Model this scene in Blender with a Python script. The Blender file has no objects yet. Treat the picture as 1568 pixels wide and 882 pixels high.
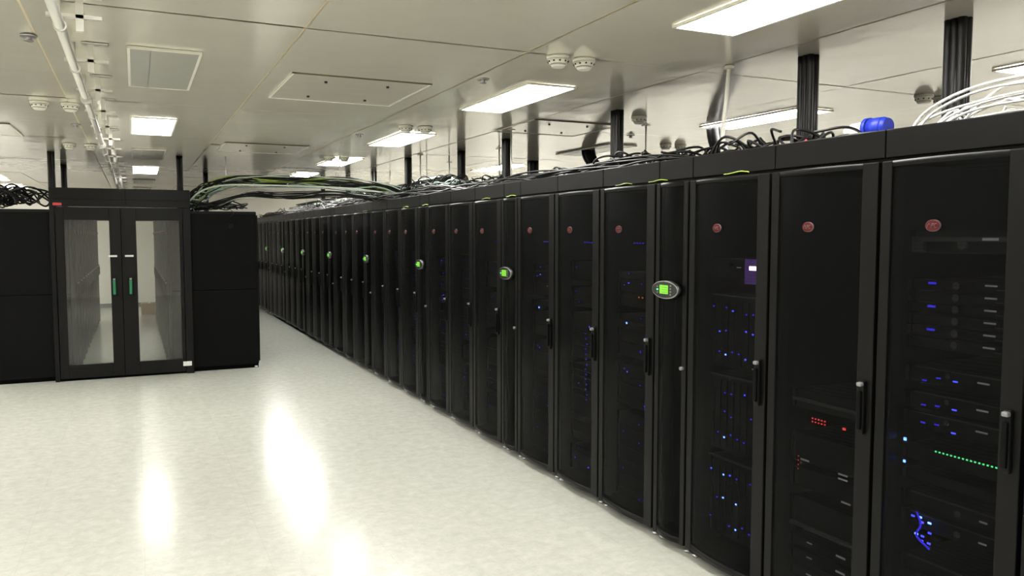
import bpy, bmesh, math, random
from mathutils import Vector, Matrix
random.seed(7)
S = bpy.context.scene
COL = S.collection

# ------------------------------------------------------------------ materials
def mat(name, color, rough=0.5, metal=0.0, emit=None, estr=0.0, spec=0.5, alpha=None):
    m = bpy.data.materials.new(name); m.use_nodes = True
    nt = m.node_tree; b = nt.nodes["Principled BSDF"]
    b.inputs["Base Color"].default_value = (*color, 1)
    b.inputs["Roughness"].default_value = rough
    b.inputs["Metallic"].default_value = metal
    b.inputs["Specular IOR Level"].default_value = spec
    if emit:
        b.inputs["Emission Color"].default_value = (*emit, 1)
        b.inputs["Emission Strength"].default_value = estr
    if alpha is None and not emit:
        n = nt.nodes.new("ShaderNodeTexNoise"); n.inputs["Scale"].default_value = 14
        tc = nt.nodes.new("ShaderNodeTexCoord")
        mr = nt.nodes.new("ShaderNodeMapRange")
        mr.inputs["To Min"].default_value = max(0.02, rough*0.88); mr.inputs["To Max"].default_value = min(1, rough*1.12)
        nt.links.new(tc.outputs["Object"], n.inputs["Vector"])
        nt.links.new(n.outputs["Fac"], mr.inputs["Value"])
        nt.links.new(mr.outputs["Result"], b.inputs["Roughness"])
    return m

def mesh_door_mat(name, open_frac):
    m = mat(name, (0.0018,0.0018,0.0020), 0.42, 0.0, spec=0.08)
    nt = m.node_tree; b = nt.nodes["Principled BSDF"]; out = nt.nodes["Material Output"]
    t = nt.nodes.new("ShaderNodeBsdfTransparent"); mx = nt.nodes.new("ShaderNodeMixShader")
    w = nt.nodes.new("ShaderNodeTexWave"); w.wave_type='BANDS'; w.bands_direction='Z'
    w.inputs["Scale"].default_value = 22
    tc = nt.nodes.new("ShaderNodeTexCoord"); nt.links.new(tc.outputs["Object"], w.inputs["Vector"])
    mr = nt.nodes.new("ShaderNodeMapRange")
    mr.inputs["To Min"].default_value = open_frac*0.85; mr.inputs["To Max"].default_value = open_frac*1.15
    nt.links.new(w.outputs["Fac"], mr.inputs["Value"])
    nt.links.new(mr.outputs["Result"], mx.inputs["Fac"])
    nt.links.new(b.outputs[0], mx.inputs[1]); nt.links.new(t.outputs[0], mx.inputs[2])
    nt.links.new(mx.outputs[0], out.inputs["Surface"])
    return m

M = {}
M['frame'] = mat("rack_frame_black", (0.0038,0.0037,0.0038), 0.38, spec=0.15)
M['panel'] = mat("rack_panel_black", (0.0022,0.0022,0.0025), 0.45, spec=0.08)
M['mesh'] = mesh_door_mat("perforated_door", 0.28)
M['inner'] = mat("rack_inside", (0.0015,0.0015,0.002), 0.7, spec=0.03)
M['server'] = mat("server_front", (0.0045,0.0045,0.0055), 0.45, spec=0.2)
M['bezel'] = mat("server_bezel_grey", (0.08,0.08,0.085), 0.4, 0.3)
M['label'] = mat("self_lit_label", (0.6,0.6,0.6), 0.5, emit=(0.8,0.8,0.85), estr=0.12)  # plain labels, no lamps; faint emission added so they look brighter
M['plate'] = mat("rating_plate", (0.65,0.65,0.63), 0.5)
M['steel'] = mat("steel", (0.5,0.5,0.51), 0.3, 0.9)
M['grey'] = mat("grey_lever", (0.24,0.24,0.25), 0.4, 0.3)
M['red'] = mat("badge_red", (0.10,0.005,0.008), 0.45, spec=0.2)
M['badge'] = mat("badge_rim", (0.13,0.085,0.085), 0.45, 0.2, spec=0.3)
M['blue'] = mat("led_blue", (0,0,0), 0.5, emit=(0.05,0.06,1.0), estr=5)
M['bluedim'] = mat("led_blue_dim", (0,0,0), 0.5, emit=(0.05,0.03,1.0), estr=1.6)
M['bluehot'] = mat("led_blue_hot", (0,0,0), 0.5, emit=(0.08,0.18,1.0), estr=14)
M['green'] = mat("led_green", (0,0,0), 0.5, emit=(0.1,1.0,0.3), estr=2.6)
M['redled'] = mat("led_red", (0,0,0), 0.5, emit=(1.0,0.05,0.05), estr=1.8)
M['orange'] = mat("led_orange", (0,0,0), 0.5, emit=(1.0,0.25,0.03), estr=1.8)
M['violet'] = mat("lcd_glow_on_bezel", (0,0,0), 0.5, emit=(0.20,0.08,0.42), estr=0.45)  # painted glow: dim emission for violet screen light falling on the bezel
M['lcdwhite'] = mat("lcd_white", (0,0,0), 0.5, emit=(0.85,0.65,1.0), estr=12)
M['lcd'] = mat("lcd_green", (0.1,0.3,0.02), 0.3, emit=(0.30,0.95,0.05), estr=0.45)
M['lcdbar'] = mat("lcd_dark", (0.02,0.1,0.01), 0.3)
M['dispbody'] = mat("display_body", (0.012,0.015,0.015), 0.3)
M['cable'] = mat("black_cable", (0.0035,0.0035,0.004), 0.45, spec=0.3)
M['cablew'] = mat("white_cable", (0.8,0.8,0.78), 0.4)
M['cabley'] = mat("yellow_green_cable", (0.35,0.5,0.06), 0.4)
M['cablet'] = mat("pale_teal_cable", (0.35,0.5,0.42), 0.4)
M['cabler'] = mat("red_cable", (0.5,0.03,0.04), 0.4)
M['galv'] = mat("galvanised_pipe", (0.66,0.65,0.61), 0.35, 0.6)
M['plasticw'] = mat("white_plastic", (0.80,0.78,0.70), 0.4)
M['slot'] = mat("dark_slot", (0.03,0.03,0.03), 0.6)
M['handleg'] = mat("green_handle", (0.005,0.14,0.05), 0.4)
M['lamp'] = mat("lamp_diffuser", (0.9,0.9,0.9), 0.4, emit=(1.0,0.985,0.93), estr=27)
M['lampoff'] = mat("lamp_diffuser_off", (0.46,0.45,0.41), 0.25)
M['bluepl'] = mat("blue_plastic", (0.008,0.02,0.28), 0.45, spec=0.3)
M['ladder'] = mat("ladder_grey_green", (0.55,0.62,0.56), 0.4, 0.4)
M['brown'] = mat("hatch_trim", (0.16,0.14,0.09), 0.45)
M['tan'] = mat("cardboard_tan", (0.5,0.34,0.2), 0.7)

def glass_mat():
    m = bpy.data.materials.new("door_glass"); m.use_nodes=True
    nt=m.node_tree; out=nt.nodes["Material Output"]; nt.nodes.remove(nt.nodes["Principled BSDF"])
    g=nt.nodes.new("ShaderNodeBsdfGlossy"); g.inputs["Roughness"].default_value=0.03
    g.inputs["Color"].default_value=(0.9,0.9,0.9,1)
    t=nt.nodes.new("ShaderNodeBsdfTransparent"); t.inputs["Color"].default_value=(0.80,0.81,0.79,1)
    fr=nt.nodes.new("ShaderNodeFresnel"); fr.inputs["IOR"].default_value=1.6
    mx=nt.nodes.new("ShaderNodeMixShader")
    nt.links.new(fr.outputs[0],mx.inputs[0]); nt.links.new(t.outputs[0],mx.inputs[1]); nt.links.new(g.outputs[0],mx.inputs[2])
    nt.links.new(mx.outputs[0],out.inputs["Surface"]); return m
M['glass']=glass_mat()

def floor_mat():
    m = mat("vinyl_floor",(0.6,0.6,0.5),0.2,spec=0.75)
    nt=m.node_tree; b=nt.nodes["Principled BSDF"]
    for n in list(nt.nodes):
        if n.type in('TEX_NOISE','MAP_RANGE'): nt.nodes.remove(n)
    tc=[n for n in nt.nodes if n.type=='TEX_COORD'][0]
    n1=nt.nodes.new("ShaderNodeTexNoise"); n1.inputs["Scale"].default_value=13; n1.inputs["Detail"].default_value=9; n1.inputs["Roughness"].default_value=0.75
    n1.inputs["Distortion"].default_value=0.3
    cr=nt.nodes.new("ShaderNodeValToRGB")
    cr.color_ramp.elements[0].position=0.32; cr.color_ramp.elements[0].color=(0.47,0.48,0.425,1)
    cr.color_ramp.elements[1].position=0.68; cr.color_ramp.elements[1].color=(0.60,0.605,0.555,1)
    br=nt.nodes.new("ShaderNodeTexBrick"); br.offset=0; br.inputs["Scale"].default_value=1
    br.inputs["Mortar Size"].default_value=0.002; br.inputs["Brick Width"].default_value=0.61; br.inputs["Row Height"].default_value=0.61
    br.inputs["Color1"].default_value=(1,1,1,1); br.inputs["Color2"].default_value=(0.975,0.975,0.975,1); br.inputs["Mortar"].default_value=(0.91,0.91,0.89,1)
    mp=nt.nodes.new("ShaderNodeMix"); mp.data_type='RGBA'; mp.blend_type='MULTIPLY'; mp.inputs[0].default_value=1
    L=nt.links
    L.new(tc.outputs["Object"],n1.inputs["Vector"]); L.new(tc.outputs["Object"],br.inputs["Vector"])
    L.new(n1.outputs["Fac"],cr.inputs[0]); L.new(cr.outputs[0],mp.inputs[6]); L.new(br.outputs["Color"],mp.inputs[7])
    L.new(mp.outputs[2],b.inputs["Base Color"])
    mr=nt.nodes.new("ShaderNodeMapRange"); mr.inputs["To Min"].default_value=0.17; mr.inputs["To Max"].default_value=0.23
    L.new(n1.outputs["Fac"],mr.inputs["Value"]); L.new(mr.outputs[0],b.inputs["Roughness"])
    return m
M['floor']=floor_mat()
def ceil_mat():
    m=mat("ceiling_panel",(0.82,0.775,0.675),0.13,metal=0.22,spec=0.9)
    nt=m.node_tree; b=nt.nodes["Principled BSDF"]
    tc=[n for n in nt.nodes if n.type=='TEX_COORD'][0]
    n=nt.nodes.new("ShaderNodeTexNoise"); n.inputs["Scale"].default_value=1.8; n.inputs["Detail"].default_value=2
    bp=nt.nodes.new("ShaderNodeBump"); bp.inputs["Strength"].default_value=0.35; bp.inputs["Distance"].default_value=0.014
    nt.links.new(tc.outputs["Object"],n.inputs["Vector"]); nt.links.new(n.outputs["Fac"],bp.inputs["Height"])
    nt.links.new(bp.outputs[0],b.inputs["Normal"]); return m
M['ceil']=ceil_mat()
M['seam']=mat("ceiling_seam",(0.66,0.57,0.40),0.5)
M['wall']=mat("wall_paint",(0.86,0.84,0.79),0.4)

# ------------------------------------------------------------------ mesh builder
class MB:
    def __init__(s): s.v=[]; s.f=[]; s.m=[]; s.slots=[]; s.sm=[]
    def slot(s,k):
        if k not in s.slots: s.slots.append(k)
        return s.slots.index(k)
    def face(s,idx,k,sm=False): s.f.append(idx); s.m.append(s.slot(k)); s.sm.append(sm)
    def box(s,x0,x1,y0,y1,z0,z1,k,bev=0.0):
        if bev>0:
            bm=bmesh.new(); bmesh.ops.create_cube(bm,size=1)
            for v in bm.verts:
                v.co=Vector(((x0+x1)/2+v.co.x*(x1-x0),(y0+y1)/2+v.co.y*(y1-y0),(z0+z1)/2+v.co.z*(z1-z0)))
            bmesh.ops.bevel(bm,geom=bm.edges[:],offset=bev,segments=2,affect='EDGES',profile=0.5)
            s.addbm(bm,k); return
        b=len(s.v)
        for x in(x0,x1):
            for y in(y0,y1):
                for z in(z0,z1): s.v.append((x,y,z))
        for q in((0,1,3,2),(4,6,7,5),(0,4,5,1),(2,3,7,6),(0,2,6,4),(1,5,7,3)):
            s.face([b+i for i in q],k)
    def addbm(s,bm,k,sm=False):
        b=len(s.v); bm.verts.index_update()
        for v in bm.verts: s.v.append(tuple(v.co))
        for f in bm.faces: s.face([b+v.index for v in f.verts],k,sm)
        bm.free()
    def cyl(s,c,axis,r,h,k,n=16,ry=None,r2=None):
        ry=ry or r; r2s=(r2/r) if r2 else 1
        b=len(s.v)
        for e,sc in((-h/2,1),(h/2,r2s)):
            for i in range(n):
                a=2*math.pi*i/n; p=r*sc*math.cos(a); q=ry*sc*math.sin(a)
                if axis=='z': s.v.append((c[0]+p,c[1]+q,c[2]+e))
                elif axis=='x': s.v.append((c[0]+e,c[1]+p,c[2]+q))
                else: s.v.append((c[0]+p,c[1]+e,c[2]+q))
        for i in range(n):
            j=(i+1)%n; s.face([b+i,b+j,b+n+j,b+n+i],k,True)
        s.face([b+i for i in range(n)][::-1],k); s.face([b+n+i for i in range(n)],k)
    def tube(s,pts,r,k,n=8):
        pts=[Vector(p) for p in pts]; b=len(s.v); m=len(pts)
        up=None
        for i,p in enumerate(pts):
            t=(pts[min(i+1,m-1)]-pts[max(i-1,0)]).normalized()
            if up is None:
                up=Vector((0,0,1)) if abs(t.z)<0.9 else Vector((1,0,0))
            a=t.cross(up)
            if a.length<1e-4: a=t.cross(Vector((0,1,0.1)))
            a.normalize(); c=a.cross(t).normalized(); up=c
            for j in range(n):
                g=2*math.pi*j/n; s.v.append(tuple(p+a*r*math.cos(g)+c*r*math.sin(g)))
        for i in range(m-1):
            for j in range(n):
                j2=(j+1)%n; s.face([b+i*n+j,b+i*n+j2,b+(i+1)*n+j2,b+(i+1)*n+j],k,True)
        s.face([b+j for j in range(n)][::-1],k); s.face([b+(m-1)*n+j for j in range(n)],k)
    def mesh(s,name):
        me=bpy.data.meshes.new(name); me.from_pydata(s.v,[],s.f)
        for k in s.slots: me.materials.append(M[k])
        me.polygons.foreach_set("material_index",s.m); me.polygons.foreach_set("use_smooth",s.sm)
        me.update()
        bm=bmesh.new(); bm.from_mesh(me); bmesh.ops.recalc_face_normals(bm,faces=bm.faces[:]); bm.to_mesh(me); bm.free()
        return me
    def obj(s,name,loc=(0,0,0),rz=0): return place(s.mesh(name),name,loc,rz)
def place(me,name,loc=(0,0,0),rz=0):
    o=bpy.data.objects.new(name,me); o.location=loc; o.rotation_euler=(0,0,rz); COL.objects.link(o); return o
def smoothpts(ctrl,seg=8):
    P=[Vector(c) for c in ctrl]; P=[P[0]*2-P[1]]+P+[P[-1]*2-P[-2]]; out=[]
    for i in range(1,len(P)-2):
        a,b,c,d=P[i-1:i+3]
        for k in range(seg):
            t=k/seg
            out.append(0.5*((2*b)+(c-a)*t+(2*a-5*b+4*c-d)*t*t+(3*b-a-3*c+d)*t**3))
    out.append(P[-2]); return out

# ------------------------------------------------------------------ room
H=2.77; EYE=1.75
X0,X1,Y0,Y1=-7.2,8.6,-3.5,21.5
b=MB(); b.box(X0,X1,Y0,Y1,-0.1,0,'floor'); b.obj("floor")
PW,PL=1.22,2.8
b=MB(); b.box(X0,X1,Y0,Y1,H+0.003,H+0.1,'seam')
cx0=0.18-PW/2; cy0=2.65-PL/2; g=0.006
i0=int(math.floor((X0-cx0)/PW)); i1=int(math.ceil((X1-cx0)/PW))
j0=int(math.floor((Y0-cy0)/PL)); j1=int(math.ceil((Y1-cy0)/PL))
for i in range(i0,i1):
    for j in range(j0,j1):
        xa,xb=max(X0,cx0+i*PW+g),min(X1,cx0+(i+1)*PW-g); ya,yb=max(Y0,cy0+j*PL+g),min(Y1,cy0+(j+1)*PL-g)
        if xb-xa<0.05 or yb-ya<0.05: continue
        n=len(b.v)
        for (x,y) in((xa,ya),(xb,ya),(xb,yb),(xa,yb)):
            b.v.append((x,y,H+random.uniform(-0.004,0.002)))
        b.face([n,n+3,n+2,n+1],'ceil')
b.obj("ceiling")
def wall(nm,x0,x1,y0,y1):
    b=MB(); b.box(x0,x1,y0,y1,0,H,'wall'); b.obj(nm)
wall("wall_left",X0-0.1,X0,Y0,Y1); wall("wall_right",X1,X1+0.1,Y0,Y1)
wall("wall_back",X0-.1,X1+.1,Y1,Y1+0.1); wall("wall_front",X0-.1,X1+.1,Y0-0.1,Y0)
b=MB(); b.box(X0,X1,Y1-0.012,Y1,0,0.1,'grey'); b.obj("baseboard_back")

def lampmesh(k):
    b=MB(); w,l=0.175,0.60
    b.box(-w,w,-l,l,-0.012,-0.004,k)
    for a in((-w-.015,-w,-l-.015,l+.015),(w,w+.015,-l-.015,l+.015),(-w,w,-l-.015,-l),(-w,w,l,l+.015)):
        b.box(*a,-0.014,0.0,'plasticw')
    if k=='lampoff':
        b.box(-w+0.10,-w+0.105,-l,l,-0.014,-0.011,'grey')
    return b.mesh("ceiling_light_panel")
lm=lampmesh('lamp'); lo=lampmesh('lampoff')
OFF={(0,1),(0,3),(2,2),(0,5),(0,6),(1,6)}
for i in range(-3,4):
    for j in range(-2,7):
        x=0.18+2.40*i; y=2.62+2.81*j
        if x<X0+.3 or x>X1-.3 or y<Y0+.8 or y>Y1-1: continue
        place(lo if (i,j) in OFF else lm,"ceiling_light_panel",(x,y,H-0.004))

# ------------------------------------------------------------------ racks
W=0.6; DEP=1.05; RH=2.05
def led(b,y,z,k,w=0.007,h=0.006,x=0.078):
    b.box(x-0.003,x,y-w/2,y+w/2,z-h/2,z+h/2,k)
def door_common(b,w,y0,y1):
    n=10; zt=RH-0.035; zb=0.085
    base=len(b.v); cyl=(y0+y1)/2; hw=(y1-y0)/2
    for z in(zb,zt):
        for i in range(n+1):
            y=y0+(y1-y0)*i/n; b.v.append((-0.03-0.022*(1-((y-cyl)/hw)**2),y,z))
    for i in range(n): b.face([base+i,base+i+1,base+n+2+i,base+n+1+i],'mesh',True)
    b.box(-0.036,-0.006,0.008,y0,0.05,RH-0.012,'frame',0.004)
    b.box(-0.036,-0.006,y1,w-0.008,0.05,RH-0.012,'frame',0.004)
    for z0,z1 in((0.05,zb),(zt,RH-0.012)):
        bb=len(b.v)
        for z in(z0,z1):
            for i in range(n+1):
                y=y0+(y1-y0)*i/n; b.v.append((-0.034-0.022*(1-((y-cyl)/hw)**2),y,z))
            for i in range(n+1):
                y=y0+(y1-y0)*i/n; b.v.append((-0.006,y,z))
        N=2*(n+1)
        for i in range(n):
            b.face([bb+i,bb+i+1,bb+N+i+1,bb+N+i],'frame',True)
            b.face([bb+N+i,bb+N+i+1,bb+N+n+1+i+1,bb+N+n+1+i],'frame')
            b.face([bb+i,bb+i+1,bb+n+1+i+1,bb+n+1+i],'frame')
def carcass(b,w):
    b.box(0,DEP,0,0.012,0.05,RH,'panel'); b.box(0,DEP,w-0.012,w,0.05,RH,'panel')
    b.box(0,DEP,0.012,w-0.012,RH-0.02,RH,'panel'); b.box(0,DEP,0.012,w-0.012,0.05,0.07,'panel')
    b.box(DEP-0.015,DEP,0.012,w-0.012,0.07,RH-0.02,'panel')
    b.box(0,0.05,0.012,0.045,0.07,RH-0.02,'frame'); b.box(0,0.05,w-0.045,w-0.012,0.07,RH-0.02,'frame')
    for yy in(0.035,w-0.035):
        for xx in(0.02,DEP-0.06):
            b.cyl((xx,yy,0.008),'z',0.022,0.016,'steel',12); b.cyl((xx,yy,0.035),'z',0.008,0.04,'steel',8)
    b.box(0.06,DEP-0.1,0.02,w-0.02,0.012,0.05,'inner')
    b.box(DEP,DEP+0.02,0.02,w/2-0.004,0.08,RH-0.04,'frame',0.004); b.box(DEP,DEP+0.02,w/2+0.004,w-0.02,0.08,RH-0.04,'frame',0.004)
def badge(b,y,z):
    b.cyl((-0.056,y,z),'x',0.031,0.006,'badge',20,ry=0.022)
    b.cyl((-0.060,y,z),'x',0.028,0.004,'red',20,ry=0.019)
    b.tube([(-0.063,y+0.020,z-0.008),(-0.063,y+0.012,z+0.008),(-0.063,y+0.006,z-0.008)],0.0016,'badge',5)
    b.tube(smoothpts([(-0.063,y+0.002,z-0.009),(-0.063,y+0.000,z+0.007),(-0.063,y-0.007,z+0.004),(-0.063,y,z-0.001)],4),0.0016,'badge',5)
    b.tube(smoothpts([(-0.063,y-0.019,z+0.006),(-0.063,y-0.011,z+0.006),(-0.063,y-0.011,z-0.007),(-0.063,y-0.019,z-0.006)],4),0.0016,'badge',5)
def handle(b,y,z):
    b.box(-0.052,-0.036,y-0.014,y+0.014,z-0.12,z+0.10,'frame',0.005)
    b.box(-0.066,-0.052,y-0.010,y+0.010,z-0.10,z+0.06,'panel',0.005)
    b.box(-0.068,-0.040,y-0.012,y+0.012,z+0.078,z+0.095,'grey',0.005)
def unit(b,z,h,k='server',ears=True):
    b.box(0.078,0.75,0.075,0.525,z+0.002,z+h-0.002,k)
    if ears:
        b.box(0.070,0.078,0.06,0.078,z+0.002,z+h-0.002,'server'); b.box(0.070,0.078,0.522,0.54,z+0.002,z+h-0.002,'server')
U=0.0445
def rack(kind,seed=0):
    rnd=random.Random(seed); b=MB(); carcass(b,W); door_common(b,W,0.085,0.545)
    badge(b,0.345,1.785); handle(b,0.048,1.06)
    b.box(0.76,0.78,0.012,W-0.012,0.07,RH-0.02,'inner')
    if kind=='A':
        unit(b,1.68,0.09,'server')
        b.box(0.055,0.078,0.08,0.52,1.725,1.745,'bezel',0.003); b.box(0.055,0.078,0.47,0.52,1.685,1.745,'bezel',0.003); b.box(0.055,0.078,0.08,0.13,1.685,1.745,'bezel',0.003)
        b.cyl((0.074,0.32,1.715),'x',0.018,0.01,'bezel',16); led(b,0.20,1.735,'label',0.06,0.010,0.056)
        for i,z in enumerate([1.565,1.52,1.475,1.43,1.385,1.34]):
            unit(b,z-0.03,U)
            b.cyl((0.076,0.34,z-0.005),'x',0.014,0.006,'bezel',14)
            led(b,0.205,z+0.002,'label',0.045,0.006)
            if i in(0,2,4): led(b,0.44,z,'bluedim',0.032,0.008)
            led(b,0.17,z-0.012,'bezel',0.03,0.004)
        for z in(1.20,1.10,1.02):
            unit(b,z-0.03,U*1.6); b.box(0.07,0.078,0.1,0.5,z+0.032,z+0.036,'bezel')
            for y in(0.46,0.40,0.33): led(b,y,z-0.01+rnd.uniform(-.01,.015),'bluedim' if y>.35 else 'blue',0.018,0.005)
            led(b,0.22,z+0.01,'label',0.045,0.006); b.cyl((0.076,0.36,z+0.015),'x',0.010,0.006,'bezel',12)
        unit(b,0.86,U*1.4); unit(b,0.78,U)
        for i in range(16): led(b,0.40-i*0.016,0.915,'green',0.006,0.005)
        led(b,0.53,0.935,'bluehot',0.012,0.012,0.07); led(b,0.53,0.845,'bluehot',0.010,0.010,0.07)
        for z in(0.70,0.62,0.44,0.33,0.2):
            unit(b,z-0.03,U*1.5); b.box(0.07,0.078,0.1,0.5,z+0.03,z+0.033,'bezel')
            b.cyl((0.076,0.3,z),'x',0.012,0.006,'bezel',12); led(b,0.2,z,'label',0.03,0.006)
        for i in range(9):
            led(b,0.44+rnd.uniform(-.04,.04),0.60+rnd.uniform(-.05,.05),'blue' if i%3 else 'bluehot',0.014,0.007,0.06)
        b.tube(smoothpts([(0.06,0.46,0.66),(0.045,0.43,0.62),(0.05,0.45,0.57),(0.06,0.40,0.53)]),0.004,'bluedim',6)
    elif kind=='B':
        unit(b,0.95,U*2); b.box(0.06,0.078,0.07,0.53,0.985,0.998,'bezel')
        for i in range(5):
            led(b,0.42-i*0.018,0.915,'redled',0.007,0.005); led(b,0.42-i*0.018,0.90,'redled',0.007,0.005)
        led(b,0.24,0.905,'redled',0.016,0.010)
        unit(b,0.70,U*3); unit(b,0.58,U*2); unit(b,0.40,U*3)
        for y,z in((0.46,.71),(0.24,.70),(0.24,.68),(0.22,.58)): led(b,y,z,'label',0.05,0.007)
        b.box(0.06,0.078,0.07,0.53,0.395,0.41,'bezel')
        for i in range(4): led(b,0.5,0.72-0.02*i,'redled',0.004,0.004)
        for z in(0.33,0.26,0.18): unit(b,z-.03,U*1.2); led(b,0.24,z,'label',0.05,0.008); led(b,0.42,z,'label',0.03,0.005)
    elif kind=='C':
        unit(b,1.53,U*2.2)
        b.box(0.070,0.078,0.13,0.28,1.505,1.63,'violet'); led(b,0.205,1.585,'lcdwhite',0.07,0.020,0.066)  # bezel panel emits the violet haze around the small screen
        b.cyl((0.07,0.42,1.60),'x',0.05,0.01,'server',18,ry=0.014); led(b,0.33,1.585,'label',0.03,0.004)
        for z0,z1 in((1.06,1.44),(0.62,1.02),(0.16,0.58)):
            b.box(0.078,0.75,0.075,0.525,z0,z1,'server'); b.box(0.06,0.078,0.075,0.525,z1-0.006,z1,'bezel')
            for q in range(9):
                y=0.10+q*0.05; b.box(0.074,0.078,y-0.001,y+0.001,z0+.02,z1-.03,'inner')
                for zz in range(3):
                    if rnd.random()<0.55: led(b,y+0.02,z0+0.06+zz*(z1-z0)*0.3+rnd.uniform(0,.03),rnd.choice(['blue','blue','bluedim','bluedim','bluedim','bluehot']),0.009,0.007)
        led(b,0.14,1.36,'bluehot',0.012,0.010)
        led(b,0.2,1.08,'label',.04,.005)
    else:
        z=0.1
        while z<1.5:
            hh=rnd.choice([1,1,2,2,3])*U
            unit(b,z,hh)
            if rnd.random()<0.7:
                for _ in range(rnd.choice([1,2,2,3])):
                    led(b,rnd.choice([0.16,0.20,0.24,0.30,0.44,0.48])+rnd.uniform(-.01,.01),z+hh*rnd.uniform(.3,.7),rnd.choice(['blue','bluedim','bluedim','bluedim','bluedim' if kind=='D' else 'blue']),rnd.uniform(.006,.011),0.006)
            if rnd.random()<0.3: led(b,0.2,z+hh/2,'label',0.03,0.004)
            z+=hh+(0 if rnd.random()<.7 else U)
        if kind=='E':
            for i in range(14): led(b,0.34+rnd.uniform(-.02,.02),0.62+0.035*i,'bluedim',0.012,0.006)
        if kind=='D':
            for y in(0.28,0.32): led(b,y,1.37,'orange',0.008,0.006)
            led(b,0.45,1.2,'bluehot',0.011,0.011)
        for i in range(4): led(b,0.28+0.03*i,1.70,'bluedim',0.012,0.005)
    return b.mesh("server_rack")
RM={k:rack(k,s) for k,s in(('A',1),('B',2),('C',3),('D',4),('E',5),('F',6),('G',7),('H',8))}
def cooler():
    w=0.3; b=MB(); carcass(b,w); door_common(b,w,0.045,0.255)
    b.box(0.1,0.12,0.012,w-0.012,0.07,RH-0.02,'inner')
    z=1.45; y=0.15
    b.cyl((-0.062,y,z),'x',0.118,0.022,'dispbody',32,ry=0.050)
    b.cyl((-0.074,y,z),'x',0.117,0.003,'steel',32,ry=0.049)
    b.cyl((-0.076,y,z),'x',0.111,0.006,'dispbody',32,ry=0.0445)
    b.box(-0.083,-0.078,y-0.036,y+0.036,z-0.022,z+0.026,'lcd')
    for q in range(3): b.box(-0.0838,-0.083,y-0.030,y+0.016,z-0.013+q*0.013,z-0.0115+q*0.013,'lcdbar')
    for q in range(4): b.cyl((-0.080,y-0.06,z-0.024+q*0.016),'x',0.005,0.006,'grey',10)
    for q in range(3): b.cyl((-0.080,y+0.06,z-0.016+q*0.016),'x',0.004,0.006,'green' if q==1 else 'grey',10)
    b.cyl((-0.045,0.03,1.03),'x',0.010,0.02,'grey',12)
    return b.mesh("row_cooling_unit")
CM=cooler()
RX=2.7
place(RM['F'],"server_rack",(RX,0.74,0)); place(CM,"row_cooling_unit",(RX,1.34,0))
seq=[['A','B','C'],['D','E','D'],['F','G','H']]
for k in range(9):
    y=1.64+2.1*k
    t=seq[k] if k<3 else [random.choice('FGH') for _ in range(3)]
    for i,kk in enumerate(t): place(RM[kk],"server_rack",(RX,y+0.6*i,0))
    place(CM,"row_cooling_unit",(RX,y+1.8,0))

b=MB()
segs=[(0.74,1.34),(1.34,1.64)]
for k in range(9):
    y=1.64+2.1*k; segs+=[(y+.6*i,y+.6*i+.6) for i in range(3)]+[(y+1.8,y+2.1)]
for (a,c) in segs:
    b.box(RX-0.01,RX+0.012,a+0.003,c-0.003,RH+0.004,2.165,'frame',0.003)
    b.box(RX+0.012,RX+0.30,a+0.003,c-0.003,RH+0.002,RH+0.012,'frame')
    b.box(RX+0.285,RX+0.30,a+0.003,c-0.003,RH+0.012,2.15,'frame')
b.obj("cable_trough")

def loops_into(b,k,n,cx,cy,cz,rx,ry,rz,r=0.005):
    for i in range(n):
        x=cx+random.uniform(-rx,rx)*.5; y=cy+random.uniform(-ry,ry)*.6
        pts=[]; a=random.uniform(0,6.28); R=random.uniform(0.6,1.0)
        for q in range(7):
            t=a+q*0.9; pts.append((x+rx*.5*math.cos(t)*R,y+ry*.5*math.sin(t)*R,cz+0.01+abs(math.sin(t*0.9+i))*rz*random.uniform(.6,1)))
        b.tube(smoothpts(pts,6),r,k if isinstance(k,str) else random.choice(k),6)
def loops(name,*a,**kw):
    b=MB(); loops_into(b,*a,**kw); return b.obj(name)
b=MB()
for i in range(24):
    pts=[]; x=RX+0.05+random.uniform(0,.2)
    for q in range(22):
        yy=1.5+q*0.9
        pts.append((x+random.uniform(-.03,.03),yy+random.uniform(-.2,.2),2.09+random.uniform(0,0.09)+(0.07 if 3.6<yy else 0)*random.random()+(0.06 if yy>7 else 0)*random.random()))
    b.tube(smoothpts(pts,5),0.007,'cable',6)
TOP=RH+0.03
CK=['cable']*9+['cablet','ladder']
for (yy,rz,ry,n) in((3.05,.20,.4,9),(3.35,.22,.35,9),(3.9,.20,.4,12),(4.5,.22,.5,14),(5.1,.18,.4,10),(6.3,.22,.5,12),(7.3,.24,.5,14),(8.4,.32,.7,28),(9.3,.30,.6,20),(10.1,.30,.8,28),(11.4,.30,.8,22),(12.6,.28,.9,18),(13.8,.26,.9,16),(15.5,.26,.9,14),(17.3,.26,.9,12)):
    loops_into(b,CK if yy>7 else 'cable',n,RX+0.5,yy,TOP,.45,ry,rz,0.007)
b.obj("rack_top_cabling")
b=MB()
for i in range(9):
    y0=2.22+random.uniform(-.08,.08); y1=1.55+random.uniform(-.2,.1); x=RX+.08+random.uniform(0,.2); h=random.uniform(.06,.19)
    b.tube(smoothpts([(x,y0,2.10),(x+.03,y0-.08,2.15+h*.5),(x+.05+random.uniform(-.05,.05),(y0+y1)/2+.08,2.14+h),(x+.04,y1+.1,2.14+h*random.uniform(.4,.9)),(x,y1,2.11)]),0.0055,'cablew',6)
loops_into(b,'cablew',5,RX+0.45,2.15,TOP,.25,.3,.18,0.005)
b.obj("white_network_cables")
loops("red_cable_coil",'cabler',3,RX+0.34,3.0,TOP,.18,.3,.15,0.006)
b=MB()
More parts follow.
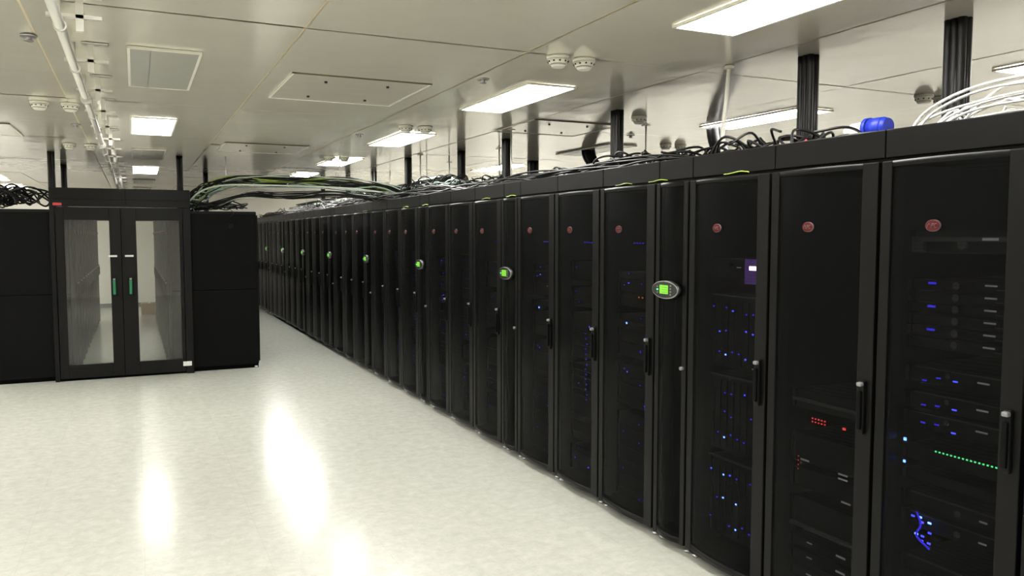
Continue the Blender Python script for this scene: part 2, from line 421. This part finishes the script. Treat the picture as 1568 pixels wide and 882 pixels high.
for yy in(3.1,3.75,4.1,5.7,6.2,7.75,8.4,10.1):
    x=RX-0.022
    b.tube(smoothpts([(x+.008,yy-.09,RH+0.004),(x-.002,yy-.04,RH+.010),(x,yy+.03,RH+.004),(x+.008,yy+.09,RH+.004)]),0.003,'cabley',6)
b.obj("earth_wires")
b=MB(); b.cyl((0,0,0),'y',0.045,0.07,'bluepl',20); b.cyl((0,-0.045,0),'y',0.036,0.03,'bluepl',20,r2=0.045)
b.cyl((0,0.05,0),'y',0.05,0.02,'bluepl',20); b.cyl((0,0.10,0),'y',0.034,0.08,'plasticw',20); b.cyl((0,0.16,0.0),'y',0.03,0.05,'plasticw',16,r2=0.018)
b.box(-0.02,0.02,-0.02,0.04,-0.09,-0.03,'plasticw',0.005); b.box(-.1,.1,-.06,.16,-0.19,-0.09,'plasticw',0.005)
b.obj("power_connector",(RX+0.44,2.66,2.25))

# vertical cable drops (bundled black cables, strapped)
def drop(x,y,zb=RH,r=0.020,n=3,lean=(0,0)):
    b=MB()
    for i in range(n):
        for j in range(2):
            ox=(j-.5)*1.9*r; oy=(i-(n-1)/2)*1.75*r
            pts=[]
            for q in range(15):
                t=q/14; pts.append((ox+lean[0]*(1-t)**2, oy+lean[1]*(1-t)**2, (H-zb-.004)*t+.002))
            b.tube(pts,r,'cable',10)
    if lean==(0,0):
        b.cyl((0,0,(H-zb)*.5),'z',1.75*r,(H-zb)-.012,'cable',14,ry=n*r*0.9)
    b.obj("cable_drop",(x,y,zb))
for (x,y) in((3.55,2.57),(3.5,3.45),(3.6,5.60),(3.6,7.75),(3.62,9.1),(3.3,10.2),(3.5,12.6),(3.62,14.8),(3.6,16.9)): drop(x,y)
b=MB()
for k in range(14):
    y=2.2+0.6*k
    b.box(4.75,5.8,y+.004,y+.596,0.05,2.04,'panel',0.006); b.box(4.72,4.75,y+.02,y+.58,0.1,2.0,'frame',0.004)
    for xx in(4.8,5.7): b.cyl((xx,y+.3,0.025),'z',0.02,0.05,'steel',10)
b.obj("cabinet_row")
for (x,y,l) in((4.9,5.95,(0,-.6)),(4.9,8.25,(0,-1.8)),(5.0,9.9,(0,0))): drop(x,y,2.075,0.036,2,l)
b=MB(); b.tube(smoothpts([(3.22,3.80,RH+.003),(3.20,3.82,2.3),(3.24,3.84,2.55),(3.26,3.84,H-.006)]),0.013,'plasticw',10); b.cyl((3.26,3.84,H-.014),'z',0.03,0.02,'plasticw',16)
b.obj("white_conduit")
for (x,y) in((3.3,9.7),(3.3,7.0),(3.2,11.5),(4.0,10.5),(3.9,8.6),(4.3,6.2)):
    b=MB(); b.cyl((x,y,(H+RH)/2),'z',0.008,H-RH-.010,'galv',8); b.box(x-.03,x+.03,y-.03,y+.03,H-.012,H-.005,'galv'); b.obj("suspension_rod")

# ------------------------------------------------------------------ left pod (containment)
PY=10.95
AX0,AX1=-0.72,0.40
for k in range(12):
    y=PY+0.6*k
    place(RM[random.choice('FGH')],"server_rack",(AX1,y,0))
    place(RM[random.choice('FGH')],"server_rack",(AX0,y+0.6,0),math.pi)
for nm,xa,xb in(("rack_end_panel",AX1-0.0,AX1+DEP-0.01),("rack_end_panel",AX0-DEP+0.01,AX0)):
    b=MB()
    b.box(xa,xb,PY-0.035,PY-0.004,0.05,1.04,'panel',0.004); b.box(xa,xb,PY-0.035,PY-0.004,1.045,RH,'panel',0.004)
    b.box(xa,xb,PY-0.03,PY-0.006,0,0.05,'inner')
    b.box(xa+.0,xb,PY-0.04,PY-0.004,RH-0.03,RH+0.005,'frame',0.003)
    b.cyl((xb-.03,PY-.03,.012),'z',0.022,0.024,'steel',12)
    b.obj(nm)
b=MB(); b.box(-.03,.03,-.018,0,-.03,.03,'frame',0.004); b.tube(smoothpts([(0,-.01,.03),(-.02,-.03,.10),(.03,-.03,.16),(.0,0.0,.21)]),0.004,'cable',6)
b.obj("sensor_pod",(1.13,PY-0.041,1.87))
b=MB(); dx0,dx1=-0.90,0.64; yf=PY-0.16; yb=PY-0.045; TZ=2.31
b.box(dx0,dx1,yf,yb,2.09,TZ,'frame',0.006)
b.box(dx0,dx0+0.05,yf+.01,yb,0,2.09,'frame',0.006); b.box(dx1-0.09,dx1,yf+.01,yb,0,2.09,'frame',0.006)
b.box(dx0,dx1,yf-0.004,yf+.012,2.17,2.18,'panel'); mid=-0.15
b.box(mid+.057,mid+.063,yf-0.006,yf+.01,2.12,TZ,'inner')
b.box(dx0+.05,dx1-.09,yf+.05,yf+.06,0.0,0.03,'inner')
b.box(mid-.012,mid+.012,yf+.066,yf+.075,0.03,2.085,'inner')
yd=yf+0.02
for (a,c,s,e) in((dx0+0.055,mid-0.002,0.09,0.125),(mid+0.002,dx1-0.095,0.165,0.04)):
    b.box(a,a+s,yd,yd+.045,0.03,2.085,'frame',0.004); b.box(c-e,c,yd,yd+.045,0.03,2.085,'frame',0.004)
    b.box(a+s,c-e,yd,yd+.045,0.03,0.19,'frame',0.004); b.box(a+s,c-e,yd,yd+.045,1.93,2.085,'frame',0.004)
    b.box(a+s-.003,c-e+.003,yd+.018,yd+.024,0.187,1.933,'glass')
for sx in(-1,1):
    hx=mid+sx*0.09
    b.box(hx-.026,hx+.026,yd-.02,yd,1.01,1.24,'frame',0.004); b.box(hx-.016,hx+.016,yd-.035,yd-.02,1.03,1.2,'handleg',0.004)
    b.box(hx-.012,hx+.012,yd-.022,yd-.019,1.205,1.225,'grey')
    b.box(hx-.055,hx+.04,yd-.003,yd+.001,1.485,1.507,'plate')
b.box(dx0+.04,dx0+.13,yf-.002,yf+.004,2.10,2.13,'cabler')
b.box(dx1-.13,dx1-.03,yf-.001,yf+.012,0.10,0.155,'plate')
b.obj("containment_door")
b=MB(); ye=PY+7.2
b.box(AX0-.1,AX1+.1,ye+.03,ye+.1,2.04,2.3,'frame',0.006); b.box(AX0-.12,AX0+.02,ye+.03,ye+.1,0,2.05,'frame',0.006); b.box(AX1-.02,AX1+.12,ye+.03,ye+.1,0,2.05,'frame',0.006)
b.obj("containment_frame")
for (x,y) in((-0.90,PY+.35),(-0.90,PY+2.3),(0.55,PY+.3),(1.1,PY+3.4)): drop(x,y)
b=MB(); loops_into(b,'cable',20,-1.35,PY+.35,TOP,.55,.5,.26,0.011); loops_into(b,'cable',16,1.0,PY+.5,TOP,.5,.7,.10,0.009)
b.obj("pod_top_cabling")
b=MB(); b.box(-.17,.17,-.14,.14,0,.25,'tan',0.004); b.box(-.02,.02,-.141,.141,.249,.252,'plasticw'); b.obj("cardboard_box",(0.25,ye+1.2,0))

ctrl=[(0.64,PY+.25,RH+.06),(0.72,PY+.2,2.22),(0.90,PY+.15,2.38),(1.2,PY,2.45),(1.75,PY-.3,2.44),(2.4,PY-.7,2.41),(2.9,PY-1.1,2.34),(3.15,PY-1.6,2.22),(3.2,PY-2.2,2.15)]
b=MB()
def strands(n,ctrl,spread,r,k):
    for i in range(n):
        ox,oy,oz=[random.uniform(-spread,spread)*.6 for _ in range(3)]
        pts=[(c[0]+ox+random.uniform(-spread,spread)*.6,c[1]+oy+random.uniform(-spread,spread)*.6,c[2]+oz*.5+random.uniform(-spread,spread)*.45) for c in ctrl]
        b.tube(smoothpts(pts,7),r*random.uniform(.8,1.2),random.choice(k),6)
strands(34,ctrl,0.11,0.007,['cable']*5+['cablet','cabley','ladder'])
strands(14,[(0.7,PY+.3,RH+.04),(1.0,PY+.15,2.14),(1.35,PY-.05,2.28),(1.8,PY-.3,2.26),(2.4,PY-.6,2.29),(2.95,PY-1.0,2.2),(3.2,PY-1.5,2.14)],0.08,0.008,['cable']*4+['ladder'])
def off(ctrl,dx,dy,dz): return smoothpts([(c[0]+dx,c[1]+dy,c[2]+dz) for c in ctrl],7)
p1=off(ctrl[1:8],-.10,-.14,-.06); p2=off(ctrl[1:8],.10,.14,-.06)
b.tube(p1,0.012,'ladder',6); b.tube(p2,0.012,'ladder',6)
for i in range(0,len(p1),2): b.tube([p1[i],p2[i]],0.007,'ladder',6)
for q in(12,28):
    m=(p1[q]+p2[q])/2; b.tube([m,(m.x,m.y,H-.006)],0.007,'galv',6)
b.obj("cable_bridge")
b=MB()
for xx in(3.35,3.65): b.box(xx-.006,xx+.006,9.2,19.5,2.36,2.40,'ladder')
for i in range(40): b.box(3.35,3.65,9.3+i*.255,9.32+i*.255,2.365,2.38,'ladder')
for yy in(9.6,12.2,14.6,17.4):
    for xx in(3.35,3.65): b.cyl((xx,yy,(H+2.4)/2-.003),'z',0.006,H-2.4-.008,'galv',6)
for i in range(14):
    x=3.4+random.uniform(0,.2); b.tube(smoothpts([(x+random.uniform(-.03,.03),9.0+q*1.0,2.41+random.uniform(0,.06)) for q in range(11)],5),0.008,'cable',6)
b.obj("cable_ladder")

# ------------------------------------------------------------------ sprinkler pipe
b=MB(); px,pz=-0.26,2.63
b.tube([(px,-3,pz),(px,12,pz),(px,20.5,pz)],0.021,'galv',14)
for y in(2.95,5.9,8.8,11.8,14.7): b.cyl((px,y,pz),'y',0.030,0.10,'galv',16); b.cyl((px,y-.03,pz),'y',0.034,0.015,'galv',16); b.cyl((px,y+.03,pz),'y',0.034,0.015,'galv',16)
y=2.0
while y<20:
    b.box(px+.06,px+.09,y-.012,y+.012,pz-.02,H-.005,'galv')
    b.box(px-.05,px+.16,y-.012,y+.012,pz+.035,pz+.05,'galv')
    b.cyl((px,y,pz),'y',0.027,0.02,'galv',14); b.cyl((px,y,pz+.075),'z',0.005,0.12,'galv',8)
    b.box(px+.03,px+.16,y-.03,y+.03,H-.012,H-.005,'galv')
    y+=0.95
b.obj("sprinkler_pipe")
def detm():
    b=MB(); b.cyl((0,0,-.008),'z',0.066,0.016,'plasticw',24); b.cyl((0,0,-.03),'z',0.050,0.03,'plasticw',24,r2=0.062)
    b.cyl((0,0,-.046),'z',0.046,0.006,'slot',24); b.cyl((0,0,-.055),'z',0.036,0.014,'plasticw',24,r2=0.048)
    for i in range(10):
        a=i*math.pi/5; b.box(.056*math.cos(a)-.004,.056*math.cos(a)+.004,.056*math.sin(a)-.004,.056*math.sin(a)+.004,-.036,-.028,'slot')
    return b.mesh("smoke_detector")
dm=detm()
for (x,y) in((2.21,4.06),(2.38,4.06),(2.31,7.2),(2.5,7.2),(-.63,7.1),(-.42,7.1),(3.95,5.8),(5.22,4.03),(5.42,4.03),(5.4,7.4),(5.6,7.4),(2.3,10.4),(2.5,10.4),(-.63,10.2),(-.42,10.2)):
    place(dm,"smoke_detector",(x,y,H-.004))
def spk():
    b=MB(); b.cyl((0,0,-.004),'z',0.04,0.008,'steel',20); b.cyl((0,0,-.016),'z',0.014,0.02,'steel',12); b.cyl((0,0,-.028),'z',0.022,0.003,'steel',14); return b.mesh("sprinkler_head")
sm=spk()
for (x,y) in((2.08,4.84),(-.46,4.79),(2.08,8.0),(-.46,8.4),(4.6,6.9)): place(sm,"sprinkler_head",(x,y,H-.004))
def hatch(x0,x1,y0,y1):
    b=MB(); w=.012; z0,z1=H-.012,H-.004
    b.box(x0,x1,y0,y0+w,z0,z1,'brown'); b.box(x0,x1,y1-w,y1,z0,z1,'plasticw'); b.box(x0,x0+w,y0,y1,z0,z1,'plasticw'); b.box(x1-w,x1,y0,y1,z0,z1,'plasticw')
    b.box(x0+w,x1-w,y0+w,y1-w,H-.008,H-.0045,'ceil')
    for i in range(2):
        for j in range(2): b.cyl((x0+.25+(x1-x0-.5)*i,y0+.2+(y1-y0-.4)*j,H-.014),'z',0.01,0.012,'slot',10)
    b.obj("ceiling_access_hatch")
hatch(.92,1.84,5.15,6.15); hatch(.92,1.84,9.3,10.3); hatch(-2.1,-1.0,8.6,9.6); hatch(3.2,4.1,6.3,7.2)

# ------------------------------------------------------------------ camera, world, colour
cam=bpy.data.cameras.new("camera"); co=bpy.data.objects.new("camera",cam); COL.objects.link(co)
cam.lens=28.0; cam.sensor_width=36; cam.clip_start=0.05
co.location=(0,0,EYE); co.rotation_euler=(math.radians(90-3.8),0,-math.radians(25.3))
S.camera=co
w=bpy.data.worlds.new("world"); S.world=w; w.use_nodes=True
w.node_tree.nodes["Background"].inputs[0].default_value=(0.02,0.02,0.02,1)
S.view_settings.view_transform='Standard'
S.view_settings.look='None'
S.view_settings.exposure=0.4
